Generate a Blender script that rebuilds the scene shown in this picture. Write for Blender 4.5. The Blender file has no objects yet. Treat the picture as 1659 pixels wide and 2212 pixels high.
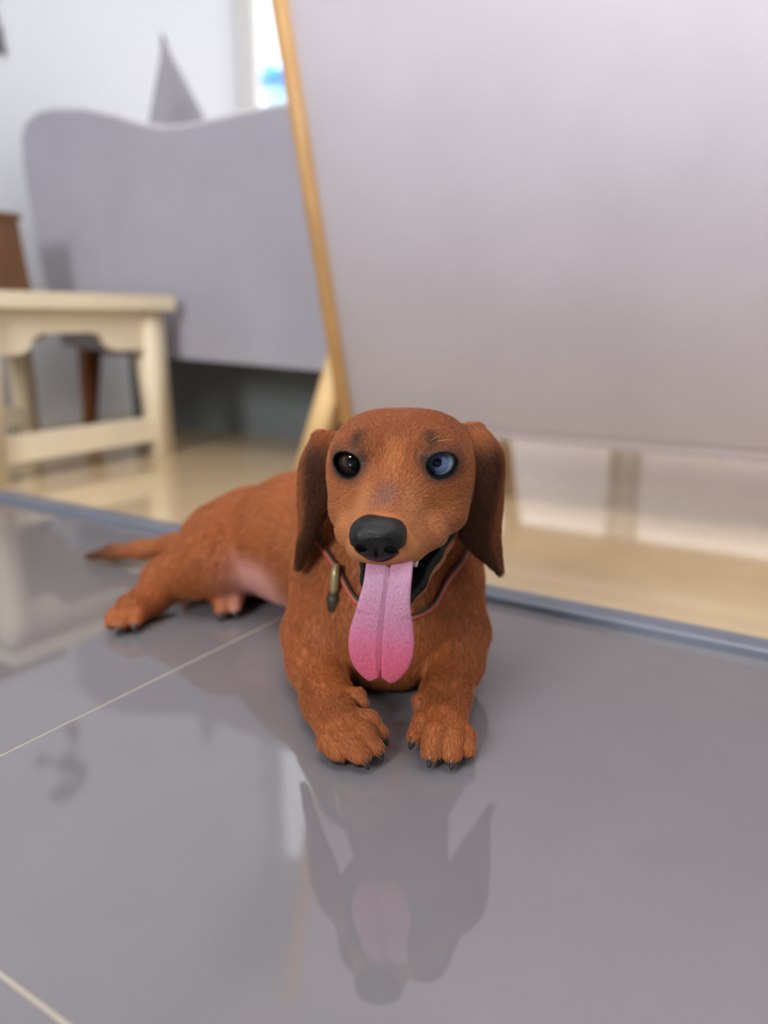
import bpy, bmesh, math, random
import numpy as np
from mathutils import Vector, Matrix

random.seed(7)
rng = np.random.default_rng(7)
SC = bpy.context.scene
COL = SC.collection
TH = math.radians(32.4)                 # the room is turned this much against the camera heading
CT, ST = math.cos(TH), math.sin(TH)
def rp(X, Y, Z=0.0):                    # room coordinates (X along the threshold, Y across it) -> world
    return Vector((X*CT + Y*ST, -X*ST + Y*CT, Z))

# ------------------------------------------------------------------ camera
cam = bpy.data.cameras.new('camera'); camo = bpy.data.objects.new('camera', cam); COL.objects.link(camo)
camo.location = (0, 0, 0.30); camo.rotation_euler = (math.radians(90-14), 0, 0)
cam.sensor_fit = 'VERTICAL'; cam.sensor_height = 36.0; cam.lens = 36.0*1661/2212
cam.clip_start = 0.01
cam.dof.use_dof = True; cam.dof.focus_distance = 0.515; cam.dof.aperture_fstop = 2.6
SC.camera = camo

# ------------------------------------------------------------------ world, lights, exposure
w = bpy.data.worlds.new('sky'); SC.world = w; w.use_nodes = True
bg = w.node_tree.nodes['Background']; bg.inputs[0].default_value = (0.93, 0.96, 1.0, 1); bg.inputs[1].default_value = 2.2
def area(name, loc, target, sx, sy, power, color):
    l = bpy.data.lights.new(name, 'AREA'); l.shape = 'RECTANGLE'; l.size = sx; l.size_y = sy
    l.energy = power; l.color = color
    o = bpy.data.objects.new(name, l); COL.objects.link(o); o.location = loc
    o.rotation_euler = (Vector(target)-Vector(loc)).to_track_quat('-Z', 'Y').to_euler()
    return o
area('window_light', rp(-0.4, -1.90, 1.25), rp(-0.2, 0.8, 0.4), 0.70, 0.90, 68, (0.97, 0.98, 1.0))
area('side_fill_light', rp(2.28, 0.2, 1.6), rp(0.0, 0.6, 0.3), 1.6, 1.4, 16, (1.0, 0.96, 0.93))  # added soft fill from the right, that wall has no window
area('ceiling_fill_light', rp(-0.2, 0.1, 2.48), rp(-0.2, 0.1, 0.0), 1.4, 1.4, 32, (1.0, 0.96, 0.92))  # added overhead fill, there is no lamp fixture
sun = bpy.data.lights.new('sun', 'SUN'); sun.energy = 13.0; sun.angle = 0.02; sun.color = (1, .97, .93)
suno = bpy.data.objects.new('sun', sun); COL.objects.link(suno); suno.location = rp(0, 5, 6)
suno.rotation_euler = (rp(0.15, 0.42, -1.0)).to_track_quat('-Z', 'Y').to_euler()
SC.view_settings.view_transform = 'Standard'; SC.view_settings.look = 'None'
SC.view_settings.gamma = 1.0; SC.view_settings.use_curve_mapping = False
SC.view_settings.exposure = 0.0

# ------------------------------------------------------------------ materials
def lin(c):
    c = np.asarray(c, float)/255.0
    return np.where(c <= 0.04045, c/12.92, ((c+0.055)/1.055)**2.4)
def mat(name, srgb, rough=0.5, spec=0.5, noise=0.0, nscale=20, bump=0.0, bscale=200, coat=0.0, metal=0.0, stretch=None, sheen=0.0, sss=0.0):
    m = bpy.data.materials.new(name); m.use_nodes = True
    nt = m.node_tree; b = nt.nodes['Principled BSDF']
    c = tuple(lin(srgb))+(1,)
    b.inputs['Base Color'].default_value = c; b.inputs['Roughness'].default_value = rough
    b.inputs['Specular IOR Level'].default_value = spec; b.inputs['Coat Weight'].default_value = coat
    b.inputs['Metallic'].default_value = metal; b.inputs['Sheen Weight'].default_value = sheen
    if sss: b.inputs['Subsurface Weight'].default_value = sss; b.inputs['Subsurface Radius'].default_value = (.01, .004, .003); b.inputs['Subsurface Scale'].default_value = 1.0
    tc = nt.nodes.new('ShaderNodeTexCoord'); mp = nt.nodes.new('ShaderNodeMapping')
    nt.links.new(tc.outputs['Object'], mp.inputs['Vector'])
    if stretch: mp.inputs['Scale'].default_value = stretch
    if noise:
        n = nt.nodes.new('ShaderNodeTexNoise'); n.inputs['Scale'].default_value = nscale; n.inputs['Detail'].default_value = 5
        nt.links.new(mp.outputs[0], n.inputs['Vector'])
        r = nt.nodes.new('ShaderNodeMapRange'); r.inputs[1].default_value = 0.3; r.inputs[2].default_value = 0.7
        r.inputs[3].default_value = 1-noise; r.inputs[4].default_value = 1+noise
        nt.links.new(n.outputs['Fac'], r.inputs[0])
        mx = nt.nodes.new('ShaderNodeMix'); mx.data_type = 'RGBA'; mx.blend_type = 'MULTIPLY'; mx.inputs[0].default_value = 1
        mx.inputs[6].default_value = c
        nt.links.new(r.outputs[0], mx.inputs[7]); nt.links.new(mx.outputs[2], b.inputs['Base Color'])
    if bump:
        n2 = nt.nodes.new('ShaderNodeTexNoise'); n2.inputs['Scale'].default_value = bscale; n2.inputs['Detail'].default_value = 3
        nt.links.new(mp.outputs[0], n2.inputs['Vector'])
        bp = nt.nodes.new('ShaderNodeBump'); bp.inputs['Strength'].default_value = bump; bp.inputs['Distance'].default_value = 0.002
        nt.links.new(n2.outputs['Fac'], bp.inputs['Height']); nt.links.new(bp.outputs[0], b.inputs['Normal'])
    return m
M = dict(
    wall=mat('white_wall_paint', (216, 219, 225), 0.6, 0.3, 0.02, 3, 0.1, 60),
    far_wall=mat('brown_grey_wall_paint', (92, 84, 80), 0.7, 0.2, 0.02, 3),
    ceiling=mat('ceiling_paint', (236, 236, 238), 0.7, 0.2, 0.02, 3),
    grey_tile=mat('polished_grey_tile', (115, 112, 115), 0.035, 1.0, 0.03, 14),
    beige_tile=mat('beige_tile', (196, 173, 138), 0.06, 1.0, 0.06, 9),
    grout=mat('light_grout', (174, 165, 151), 0.8, 0.2),
    strip=mat('blue_grey_strip', (102, 108, 121), 0.35, 0.5, 0.05, 20),
    sofa=mat('grey_pink_fabric', (212, 206, 216), 0.85, 0.15, 0.05, 5, 0.35, 900, sheen=0.15),
    chairf=mat('grey_fabric', (160, 158, 169), 0.85, 0.15, 0.05, 6, 0.35, 900, sheen=0.15),
    piping=mat('light_piping', (196, 194, 197), 0.8, 0.2),
    base=mat('shaded_base_fabric', (118, 124, 124), 0.9, 0.1, 0.05, 8),  # shade under the chair is put into this darker tone
    cushion=mat('grey_cushion_fabric', (152, 150, 158), 0.9, 0.1, 0.05, 8, 0.3, 800),
    honey=mat('honey_wood', (203, 159, 106), 0.45, 0.4, 0.10, 6, 0.1, 60, stretch=(8, 8, 1)),
    palewood=mat('pale_wood', (232, 198, 142), 0.45, 0.4, 0.08, 6, 0.1, 60, stretch=(8, 8, 1)),
    brownwood=mat('brown_wood', (136, 84, 48), 0.5, 0.4, 0.12, 6, 0.1, 60, stretch=(8, 8, 1)),
    darkwood=mat('dark_brown_wood', (104, 72, 48), 0.5, 0.4, 0.15, 6, 0.1, 60, stretch=(8, 8, 1)),
    cream=mat('cream_paint', (236, 222, 192), 0.45, 0.4, 0.04, 8),
    frame=mat('grey_white_frame', (226, 224, 222), 0.4, 0.4),
    terrace=mat('white_terrace', (236, 230, 228), 0.7, 0.2, 0.03, 4),
    blue=mat('light_blue_plastic', (58, 132, 216), 0.35, 0.5),
    lightblue=mat('pale_blue_plastic', (150, 200, 226), 0.35, 0.5),
    black=mat('dark_lamp_metal', (70, 68, 70), 0.4, 0.5),
)
g = bpy.data.materials.new('clear_glass'); g.use_nodes = True; nt = g.node_tree
pb = nt.nodes['Principled BSDF']; tr = nt.nodes.new('ShaderNodeBsdfTransparent'); gl = nt.nodes.new('ShaderNodeBsdfGlossy')
gl.inputs['Roughness'].default_value = 0.0; mxs = nt.nodes.new('ShaderNodeMixShader'); mxs.inputs[0].default_value = 0.06
nt.links.new(tr.outputs[0], mxs.inputs[1]); nt.links.new(gl.outputs[0], mxs.inputs[2])
nt.links.new(mxs.outputs[0], nt.nodes['Material Output'].inputs['Surface']); nt.nodes.remove(pb)
M['glass'] = g

# ------------------------------------------------------------------ helpers
def tag(o, label=None, cat=None, group=None, kind=None):
    if label: o['label'] = label
    if cat: o['category'] = cat
    if group: o['group'] = group
    if kind: o['kind'] = kind
    return o
def empty(name, loc, rz=0.0, **kw):
    o = bpy.data.objects.new(name, None); o.empty_display_size = 0.05; COL.objects.link(o)
    o.location = loc; o.rotation_euler = (0, 0, rz); return tag(o, **kw)
def link(name, me, m, parent=None, smooth=False):
    if m is not None and not me.materials: me.materials.append(m)
    o = bpy.data.objects.new(name, me); COL.objects.link(o)
    if parent is not None: o.parent = parent
    if smooth:
        me.polygons.foreach_set('use_smooth', [True]*len(me.polygons))
    return o
def bm_obj(name, bm, m, parent=None, smooth=False, bevel=0.0, seg=2):
    if bevel:
        es = [e for e in bm.edges if len(e.link_faces) == 2 and e.calc_face_angle(0) > 0.5]
        bmesh.ops.bevel(bm, geom=es, offset=bevel, segments=seg, profile=0.5, affect='EDGES', clamp_overlap=True)
    bmesh.ops.recalc_face_normals(bm, faces=bm.faces)
    big = [f.index for f in bm.faces if len(f.verts) > 4]
    bm.faces.index_update(); big = [f.index for f in bm.faces if len(f.verts) > 4]
    me = bpy.data.meshes.new(name); bm.to_mesh(me); bm.free()
    o = link(name, me, m, parent, smooth)
    for i in big: me.polygons[i].use_smooth = False
    return o
def add_box(bm, x0, x1, y0, y1, z0, z1):
    vs = [bm.verts.new(p) for p in ((x0,y0,z0),(x1,y0,z0),(x1,y1,z0),(x0,y1,z0),(x0,y0,z1),(x1,y0,z1),(x1,y1,z1),(x0,y1,z1))]
    for f in ((3,2,1,0),(4,5,6,7),(0,1,5,4),(1,2,6,5),(2,3,7,6),(3,0,4,7)): bm.faces.new([vs[i] for i in f])
    return vs
def box(name, b, m, parent=None, bevel=0.0, seg=2, smooth=False):
    bm = bmesh.new(); add_box(bm, *b); return bm_obj(name, bm, m, parent, smooth, bevel, seg)
def add_taper(bm, a, b, sa, sb):        # square bar from a to b, half sizes sa, sb
    vs = []
    for p, s in ((a, sa), (b, sb)):
        vs += [bm.verts.new((p[0]+dx*s[0], p[1]+dy*s[1], p[2])) for dx, dy in ((-1,-1),(1,-1),(1,1),(-1,1))]
    for f in ((3,2,1,0),(4,5,6,7),(0,1,5,4),(1,2,6,5),(2,3,7,6),(3,0,4,7)): bm.faces.new([vs[i] for i in f])
def taper(name, a, b, sa, sb, m, parent, bevel=0.004):
    bm = bmesh.new(); add_taper(bm, a, b, sa, sb); return bm_obj(name, bm, m, parent, True, bevel)
def add_prism(bm, pts, d0, d1, axis=1):     # outline pts (u,z) extruded along y (axis 1) or x (axis 0)
    def v(p, d): return (p[0], d, p[1]) if axis == 1 else (d, p[0], p[1])
    A = [bm.verts.new(v(p, d0)) for p in pts]; B = [bm.verts.new(v(p, d1)) for p in pts]
    bm.faces.new(A); bm.faces.new(B[::-1]); n = len(pts)
    for i in range(n): bm.faces.new((A[i], B[i], B[(i+1) % n], A[(i+1) % n]))
def tube_mesh(name, pts, radii, seg=12, closed=False):
    pts = [Vector(p) for p in pts]; n = len(pts)
    if not hasattr(radii, '__len__'): radii = [radii]*n
    vs, fs = [], []; up = None
    for i, p in enumerate(pts):
        t = (pts[(i+1) % n]-pts[i-1]) if closed else (pts[min(i+1, n-1)]-pts[max(i-1, 0)])
        t.normalize()
        if up is None: up = t.orthogonal().normalized()
        up = (up - t*up.dot(t)).normalized(); bn = t.cross(up)
        for k in range(seg):
            a = 2*math.pi*k/seg; vs.append(p+(up*math.cos(a)+bn*math.sin(a))*radii[i])
    m = n if closed else n-1
    for i in range(m):
        for k in range(seg):
            j = (i+1) % n; fs.append((i*seg+k, i*seg+(k+1) % seg, j*seg+(k+1) % seg, j*seg+k))
    if not closed:
        fs.append(tuple(range(seg))[::-1]); fs.append(tuple((n-1)*seg+k for k in range(seg)))
    me = bpy.data.meshes.new(name); me.from_pydata(vs, [], fs); return me

# ------------------------------------------------------------------ the room
X0, X1, Y0, Y1, ZC = -2.10, 2.40, -2.00, 2.32, 2.55
def struct(name, b, m):
    cx, cy = (b[0]+b[1])/2, (b[2]+b[3])/2
    o = box(name, (b[0]-cx, b[1]-cx, b[2]-cy, b[3]-cy, b[4], b[5]), m)
    o.location = rp(cx, cy); o.rotation_euler.z = -TH; return tag(o, kind='structure')
fl = struct('floor', (X0-.1, X1+.1, Y0-.1, Y1+.1, -0.10, -0.0004), M['grout'])
def tiles(m, x_edges, y_edges, gap):
    cache = {}
    fc = ((X0+X1)/2, (Y0+Y1)/2)
    for i in range(len(x_edges)-1):
        for j in range(len(y_edges)-1):
            xa, xb, ya, yb = x_edges[i], x_edges[i+1], y_edges[j], y_edges[j+1]
            k = (round(xb-xa, 4), round(yb-ya, 4))
            if k not in cache:
                bm = bmesh.new(); hx, hy = k[0]/2-gap/2, k[1]/2-gap/2
                add_box(bm, -hx, hx, -hy, hy, -0.0006, 0.0)
                es = [e for e in bm.edges if all(v.co.z > -0.0001 for v in e.verts)]
                bmesh.ops.bevel(bm, geom=es, offset=0.0002, segments=1, affect='EDGES')
                me = bpy.data.meshes.new('tile'); bm.to_mesh(me); bm.free(); me.materials.append(m); cache[k] = me
            o = bpy.data.objects.new('tile', cache[k]); COL.objects.link(o); o.parent = fl
            o.location = ((xa+xb)/2-fc[0], (ya+yb)/2-fc[1], 0)
def edges(lo, hi, at, step):
    e = [lo]; k = math.ceil((lo-at)/step+0.05)
    while at+k*step < hi-0.03: e.append(at+k*step); k += 1
    return e+[hi]
tiles(M['grey_tile'], edges(X0, X1, -0.492, 0.6), edges(Y0, 0.742, 0.156, 0.6), 0.0022)
tiles(M['beige_tile'], edges(X0, X1, 0.36, 1.2), edges(0.742, Y1, 0.742, 0.8), 0.0006)
# threshold strip between the two floors
bm = bmesh.new()
prof = [(-0.012, 0.0), (-0.0115, 0.0075), (-0.008, 0.0100), (0.010, 0.0105), (0.022, 0.0085), (0.026, 0.0)]
add_prism(bm, prof, X0-0.15, X1-0.15, axis=0)
trm = bm_obj('trim_1', bm, M['strip']); tag(trm, kind='structure'); trm.location = rp(0.15*0, 0.742, 0); trm.rotation_euler.z = -TH
for v in trm.data.vertices: v.co.x += 0.15
struct('wall_left', (X0-.12, X0, Y0, Y1+.12, 0, ZC), M['wall'])
struct('wall_right', (X1, X1+.12, Y0, Y1+.12, 0, ZC), M['wall'])
struct('wall_front', (X0-.12, X1+.12, Y0-.12, Y0, 0, ZC), M['far_wall'])
struct('ceiling', (X0-.12, X1+.12, Y0-.12, Y1+.12, ZC, ZC+.1), M['ceiling'])
DX0, DX1, DZ = X0+0.0, 2.29, 2.2
struct('wall_back', (DX1, X1+.12, Y1, Y1+.12, 0, ZC), M['wall'])
struct('trim_2', (X0-.12, DX1, Y1, Y1+.12, DZ, ZC), M['wall'])
# sliding glass door that fills the back wall
dr = empty('door_1', rp(DX0, Y1, 0), -TH); tag(dr, kind='structure')
W = DX1-DX0
bm = bmesh.new()
add_box(bm, 0, 0.03, 0.0, 0.09, 0, DZ); add_box(bm, W-.05, W, 0.0, 0.09, 0, DZ)
add_box(bm, 0.05, W-.05, 0.0, 0.09, DZ-.06, DZ); add_box(bm, 0.05, W-.05, 0.0, 0.09, 0, 0.025)
bm_obj('door_frame', bm, M['frame'], dr, bevel=0.003)
n = 3; pw = (W-0.1)/n
for k in range(n):
    xa = 0.05+k*pw; yy = 0.02 if k % 2 == 0 else 0.055
    bm = bmesh.new()
    for b in ((xa-(.02 if k == 0 else 0), xa+(.012 if k == 0 else .045), yy, yy+.03, .025, DZ-.06), (xa+pw-.045, xa+pw, yy, yy+.03, .025, DZ-.06),
              (xa+.045, xa+pw-.045, yy, yy+.03, .025, .055), (xa+.045, xa+pw-.045, yy, yy+.03, DZ-.10, DZ-.06)): add_box(bm, *b)
    sash = bm_obj('sash', bm, M['frame'], dr)
    box('pane', (xa+.045, xa+pw-.045, yy+.012, yy+.018, .055, DZ-.10), M['glass'], sash)
# terrace outside
tr_ = struct('terrace_floor', (X0-3, X1+3, Y1+.12, Y1+2.5, -0.12, -0.02), M['terrace'])
pr_ = struct('terrace_wall', (X0-3, X1+3, Y1+0.98, Y1+1.12, -0.02, 1.36), M['terrace'])
tub = empty('plastic_tub', rp(-2.72, Y1+1.05, 1.36), -TH, label='light blue plastic tub on the white terrace wall beyond the glass door', cat='tub')
def lathe(name, prof, m, parent, seg=28):
    vs, fs = [], []
    for r, z in prof:
        for k in range(seg): vs.append((r*math.cos(2*math.pi*k/seg), r*math.sin(2*math.pi*k/seg), z))
    for i in range(len(prof)-1):
        for k in range(seg):
            fs.append((i*seg+k, i*seg+(k+1) % seg, (i+1)*seg+(k+1) % seg, (i+1)*seg+k))
    fs.append(tuple(range(seg))[::-1]); fs.append(tuple((len(prof)-1)*seg+k for k in range(seg)))
    me = bpy.data.meshes.new(name); me.from_pydata(vs, [], fs); return link(name, me, m, parent, True)
lathe('body', [(0.10, 0.0), (0.115, 0.01), (0.125, 0.07), (0.12, 0.075)], M['lightblue'], tub)
lathe('lid', [(0.12, 0.075), (0.135, 0.08), (0.135, 0.13), (0.12, 0.17), (0.06, 0.185), (0.02, 0.185)], M['blue'], tub)

# ------------------------------------------------------------------ the sofa seen from behind
sofa = empty('sofa', rp(-0.83, 1.16, 0), -TH, label='large pale grey sofa seen from behind with honey wood side post', cat='sofa')
SW = 2.3; LEAN = 0.25
def sofa_slab(name, x0, x1, z0, z1, t0, t1, m, bev):
    bm = bmesh.new(); vs = add_box(bm, x0, x1, 0, 1, z0, z1)
    for v in vs:
        front = v.co.y < 0.5; v.co.y = -LEAN*(v.co.z-0.12) + (t0 if front else t1)
    o = bm_obj(name, bm, m, sofa, True, bev, 4); return o
sofa_slab('back_panel', 0.028, SW-.028, 0.128, 0.98, 0.0, 0.10, M['sofa'], 0.02)
sofa_slab('bottom_rail', 0.028, SW-.028, 0.108, 0.17, 0.012, 0.07, M['sofa'], 0.006)
for x in (0.0, SW-.026):
    sofa_slab('side_post', x, x+.026, 0.11, 1.0, -0.006, 0.085, M['honey'], 0.004)
box('seat_frame', (0.03, SW-.03, 0.10, 0.80, 0.25, 0.32), M['honey'], sofa, 0.006)
box('seat_cushion', (0.05, SW/2-.005, 0.06, 0.82, 0.32, 0.46), M['sofa'], sofa, 0.03, 4, True)
box('seat_cushion', (SW/2+.005, SW-.05, 0.06, 0.82, 0.32, 0.46), M['sofa'], sofa, 0.03, 4, True)
for sx in (0.0, SW): 
    d = -1 if sx == 0 else 1
    taper('leg', (sx-d*0.012, 0.02, 0.27), (sx+d*0.085, -0.01, 0.0), (.024, .026), (.017, .018), M['palewood'], sofa)
    taper('leg', (sx-d*0.04, 0.74, 0.27), (sx+d*0.02, 0.79, 0.0), (.022, .022), (.014, .014), M['palewood'], sofa)
# ------------------------------------------------------------------ the armchair by the wall
ac = empty('armchair', rp(-1.40, 1.55, 0), -TH, label='grey fabric armchair with wavy top edge beside the white wall', cat='armchair')
out = [(-1.80, 0.235), (-1.835, 0.33), (-1.860, 0.45), (-1.880, 0.58), (-1.892, 0.68), (-1.885, 0.745), (-1.86, 0.775), (-1.82, 0.788), (-1.75, 0.788),
       (-1.64, 0.774), (-1.53, 0.745), (-1.456, 0.720), (-1.384, 0.703), (-1.313, 0.699), (-1.245, 0.700), (-1.155, 0.703), (-1.06, 0.705), (-0.985, 0.700),
       (-0.952, 0.68), (-0.94, 0.62), (-0.93, 0.40), (-0.925, 0.22), (-0.94, 0.198), (-1.20, 0.208), (-1.60, 0.222)]
o2 = [(x+1.40, z) for x, z in out]
bm = bmesh.new(); add_prism(bm, o2, -0.27, -0.17)
bm_obj('side_panel', bm, M['chairf'], ac, True, 0.018, 3)
bm = bmesh.new(); add_prism(bm, o2, 0.26, 0.36)
bm_obj('side_panel', bm, M['chairf'], ac, True, 0.018, 3)
bm = bmesh.new(); add_prism(bm, [(-0.47, .23), (-0.485, .70), (-0.47, .765), (-0.44, .77), (-0.42, .70), (-0.40, .23)], -0.168, 0.258)
bm_obj('backrest', bm, M['chairf'], ac, True, 0.02, 3)
box('seat', (-0.398, 0.44, -0.166, 0.256, 0.21, 0.42), M['chairf'], ac, 0.03, 4, True)
pp = [(x+1.40, -0.262, z+0.001) for x, z in out[7:18]]
link('piping', tube_mesh('piping', pp, 0.007), M['piping'], ac, True)
box('base', (-0.50, 0.40, 0.02, 0.30, 0.0, 0.205), M['base'], ac, 0.01)  # recessed box, coloured dark to stand for the shade under the chair
for lx, ly in ((-0.40, -0.19), (0.40, -0.19), (-0.40, 0.33), (0.42, 0.33)):
    taper('leg', (lx, ly, 0.23), (lx*1.04, ly*1.06, 0.0), (.022, .022), (.012, .012), M['brownwood'], ac)
# cushion standing on its corner inside the armchair
def cushion(name, half, thick, n=18):
    vs, fs = [], []
    for side in (1, -1):
        for i in range(n+1):
            for j in range(n+1):
                u, v = -1+2*i/n, -1+2*j/n
                pinch = 1-0.16*((1-u*u)*abs(v)**2+(1-v*v)*abs(u)**2)
                hgt = thick*((1-u**4)*(1-v**4))**0.6
                vs.append((u*half*pinch, side*hgt, v*half*pinch))
    m = (n+1)**2
    for s in (0, 1):
        for i in range(n):
            for j in range(n):
                a, b, c, d = (s*m+i*(n+1)+j, s*m+(i+1)*(n+1)+j, s*m+(i+1)*(n+1)+j+1, s*m+i*(n+1)+j+1)
                fs.append((a, d, c, b) if s == 0 else (a, b, c, d))
    me = bpy.data.meshes.new(name); me.from_pydata(vs, [], fs)
    bm = bmesh.new(); bm.from_mesh(me); bmesh.ops.remove_doubles(bm, verts=bm.verts, dist=1e-5); bm.to_mesh(me); bm.free()
    return me
cu = link('cushion', cushion('cushion', 0.215, 0.034), M['cushion'], None, True)
tag(cu, 'grey cushion with pointed corner sticking up above the grey armchair', 'cushion')
cu.matrix_world = Matrix.Translation(rp(-1.655, 1.605, 0.711)) @ Matrix.Rotation(math.radians(78), 4, 'Z') @ Matrix.Rotation(math.radians(28), 4, 'Y')

# ------------------------------------------------------------------ cream stool with the brown box on it
st = empty('stool', rp(-1.625, 1.0, 0), -TH, label='cream painted wooden stool with bracketed apron at the left', cat='stool')
L2, D2 = 0.275, 0.205
box('seat_board', (-L2-.015, L2+.015, -D2-.02, D2+.035, 0.322, 0.352), M['cream'], st, 0.006, 3)
for sx in (-1, 1):
    for sy in (-1, 1):
        x, y = sx*(L2-.028), sy*(D2-.012)
        taper('leg', (x, y, 0.322), (x+sx*.008, y+sy*.012, 0.0), (.026, .026), (.021, .021), M['cream'], st)
ap = [(-D2+.02, .32), (-D2+.02, .238), (-D2+.085, .238), (-D2+.10, .247), (-D2+.112, .268), (-D2+.13, .276),
      (D2-.16, .276), (D2-.14, .268), (D2-.128, .247), (D2-.11, .238), (D2-.02, .238), (D2-.02, .32)]
for x in (-L2+.012, L2-.030):
    bm = bmesh.new(); add_prism(bm, ap, x, x+.018, axis=0); bm_obj('apron', bm, M['cream'], st)
ax = [(-L2+.05, .32), (-L2+.05, .25), (-L2+.13, .25), (-L2+.16, .28), (L2-.16, .28), (L2-.13, .25), (L2-.05, .25), (L2-.05, .32)]
for y in (-D2+.005, D2-.023):
    bm = bmesh.new(); add_prism(bm, ax, y, y+.018, axis=1); bm_obj('apron', bm, M['cream'], st)
for x in (-L2+.03, L2-.028):
    box('stretcher', (x-.016, x+.016, -D2+.02, D2-.02, 0.036, 0.086), M['cream'], st, 0.004)
bx = empty('wooden_box', rp(-1.74, 1.0, 0.352), -TH, label='brown wooden box standing on the cream stool', cat='box')
bm = bmesh.new(); add_taper(bm, (0, 0, 0), (0.0, 0, 0.165), (.085, .11), (.075, .10)); bm_obj('body', bm, M['darkwood'], bx, False, 0.004)
box('lid', (-.08, .08, -.105, .105, .165, .178), M['darkwood'], bx, 0.004)

# dark leaf shaped ornament on the left wall, just at the edge of the view (its reflection shows in the grey tiles)
wo = empty('wall_ornament', rp(X0+.006, 1.33, 1.12), -TH, label='dark grey leaf shaped wall ornament at the left edge beyond the armchair', cat='ornament')
def leaf(y, z, a, l, wd):
    n = 18; vs, fs = [], []
    for sx in (-.005, .005):
        for k in range(n):
            t = 2*math.pi*k/n; u = l*math.cos(t); v = wd*math.sin(t)*(1-.45*math.cos(t))
            vs.append((sx*(1 if k % 9 else .4), y+u*math.cos(a)-v*math.sin(a), z+u*math.sin(a)+v*math.cos(a)))
    fs.append(tuple(range(n))[::-1]); fs.append(tuple(range(n, 2*n)))
    for k in range(n): fs.append((k, (k+1) % n, n+(k+1) % n, n+k))
    me = bpy.data.meshes.new('leaf'); me.from_pydata(vs, [], fs); link('leaf', me, M['black'], wo)
for q in ((.030, .010, .9, .045, .026), (.005, .100, 0.25, .055, .026), (.062, .065, 1.4, .040, .022), (-.068, -.050, 1.3, .024, .012), (.050, -.095, 1.2, .036, .014)): leaf(*q)
link('stem', tube_mesh('stem', [(0, -.068, -.07), (0, -.02, -.02), (0, .01, .03), (0, .0, .10)], .004, 8), M['black'], wo)
link('stem', tube_mesh('stem', [(0, .070, -.13), (0, .055, -.04), (0, .02, .02)], .004, 8), M['black'], wo)
# ------------------------------------------------------------------ the dog: one continuous surface from a distance field
def axis(lo, flo, fhi, hi, fine, coarse):
    return np.concatenate([np.arange(lo, flo, coarse), np.arange(flo, fhi, fine), np.arange(fhi, hi+coarse, coarse)]).astype(np.float32)
GX = axis(-0.43, -0.095, 0.115, 0.135, 0.0011, 0.0028)
GY = axis(0.425, 0.432, 0.62, 1.02, 0.0011, 0.0028)
GZ = axis(-0.006, -0.003, 0.245, 0.255, 0.0011, 0.0028)
D = np.full((len(GX), len(GY), len(GZ)), 0.05, np.float32)
PRIMS = []                                 # (distance function, flow vector, tag) for colouring and fur direction
HO = np.array([.0145, .572, .194]); ps, ph = math.radians(8.2), math.radians(8)
HF = np.array([-math.sin(ps)*math.cos(ph), -math.cos(ps)*math.cos(ph), -math.sin(ph)])
HR = np.array([math.cos(ps), -math.sin(ps), 0.0]); HU = np.cross(HF, HR)
def H(f, r, u): return HO + HF*f + HR*r + HU*u
def hloc(P):
    Q = P-HO; return Q@HF, Q@HR, Q@HU
def win(lo, hi):
    s = []
    for G, a, b in zip((GX, GY, GZ), lo, hi):
        i, j = np.searchsorted(G, a), np.searchsorted(G, b); s.append(slice(max(i-1, 0), min(j+1, len(G))))
    return tuple(s)
def pts_of(s):
    return GX[s[0]][:, None, None], GY[s[1]][None, :, None], GZ[s[2]][None, None, :]
def f_cone(a, b, ra, rb):
    a = np.asarray(a, np.float32); b = np.asarray(b, np.float32); d = b-a; L = float(d@d)
    def f(X, Y, Z):
        x, y, z = X-a[0], Y-a[1], Z-a[2]
        t = np.clip((x*d[0]+y*d[1]+z*d[2])/L, 0, 1)
        return np.sqrt((x-t*d[0])**2+(y-t*d[1])**2+(z-t*d[2])**2)-(ra+(rb-ra)*t)
    r = max(ra, rb); return f, np.minimum(a, b)-r, np.maximum(a, b)+r
def f_ell(c, ax, rad):                     # ax: three axis vectors
    c = np.asarray(c, np.float32); A = np.asarray(ax, np.float32); rad = np.asarray(rad, np.float32)
    def f(X, Y, Z):
        x, y, z = X-c[0], Y-c[1], Z-c[2]; k0 = 0; k1 = 0
        for i in range(3):
            u = x*A[i][0]+y*A[i][1]+z*A[i][2]; k0 = k0+(u/rad[i])**2; k1 = k1+(u/rad[i]**2)**2
        k0 = np.sqrt(k0); return k0*(k0-1)/np.maximum(np.sqrt(k1), 1e-6)
    r = float(rad.max()); return f, c-r, c+r
def union(fd, k=0.012, flow=None, name=None):
    f, lo, hi = fd; m = k+0.008; s = win(lo-m, hi+m); X, Y, Z = pts_of(s)
    b = f(X, Y, Z); a = D[s]; h = np.clip(0.5+0.5*(b-a)/k, 0, 1)
    D[s] = a*h+b*(1-h) if False else (b*(1-h)+a*h if False else np.minimum(a, b)-np.maximum(k-np.abs(a-b), 0)**2/(4*k))
    if name: PRIMS.append((f, flow, name))
def carve(fd, k=0.002):                    # smooth subtraction
    f, lo, hi = fd; m = k+0.006; s = win(lo-m, hi+m); X, Y, Z = pts_of(s)
    b = -f(X, Y, Z); a = D[s]; D[s] = np.maximum(a, b)+np.maximum(k-np.abs(a-b), 0)**2/(4*k)
def cone(a, b, ra, rb, k=0.012, name='body', flow=None):
    if flow is None: flow = np.asarray(b, float)-np.asarray(a, float)
    union(f_cone(a, b, ra, rb), k, flow, name)
I3 = np.eye(3)
def ell(c, rad, k=0.012, name='body', flow=(0, 0, -1), ax=I3): union(f_ell(c, ax, rad), k, np.asarray(flow, float), name)
HAX = [HF, HR, HU]
def hell(c, rad, k=0.01, name='head'): union(f_ell(H(*c), HAX, rad), k, None, name)
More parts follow.
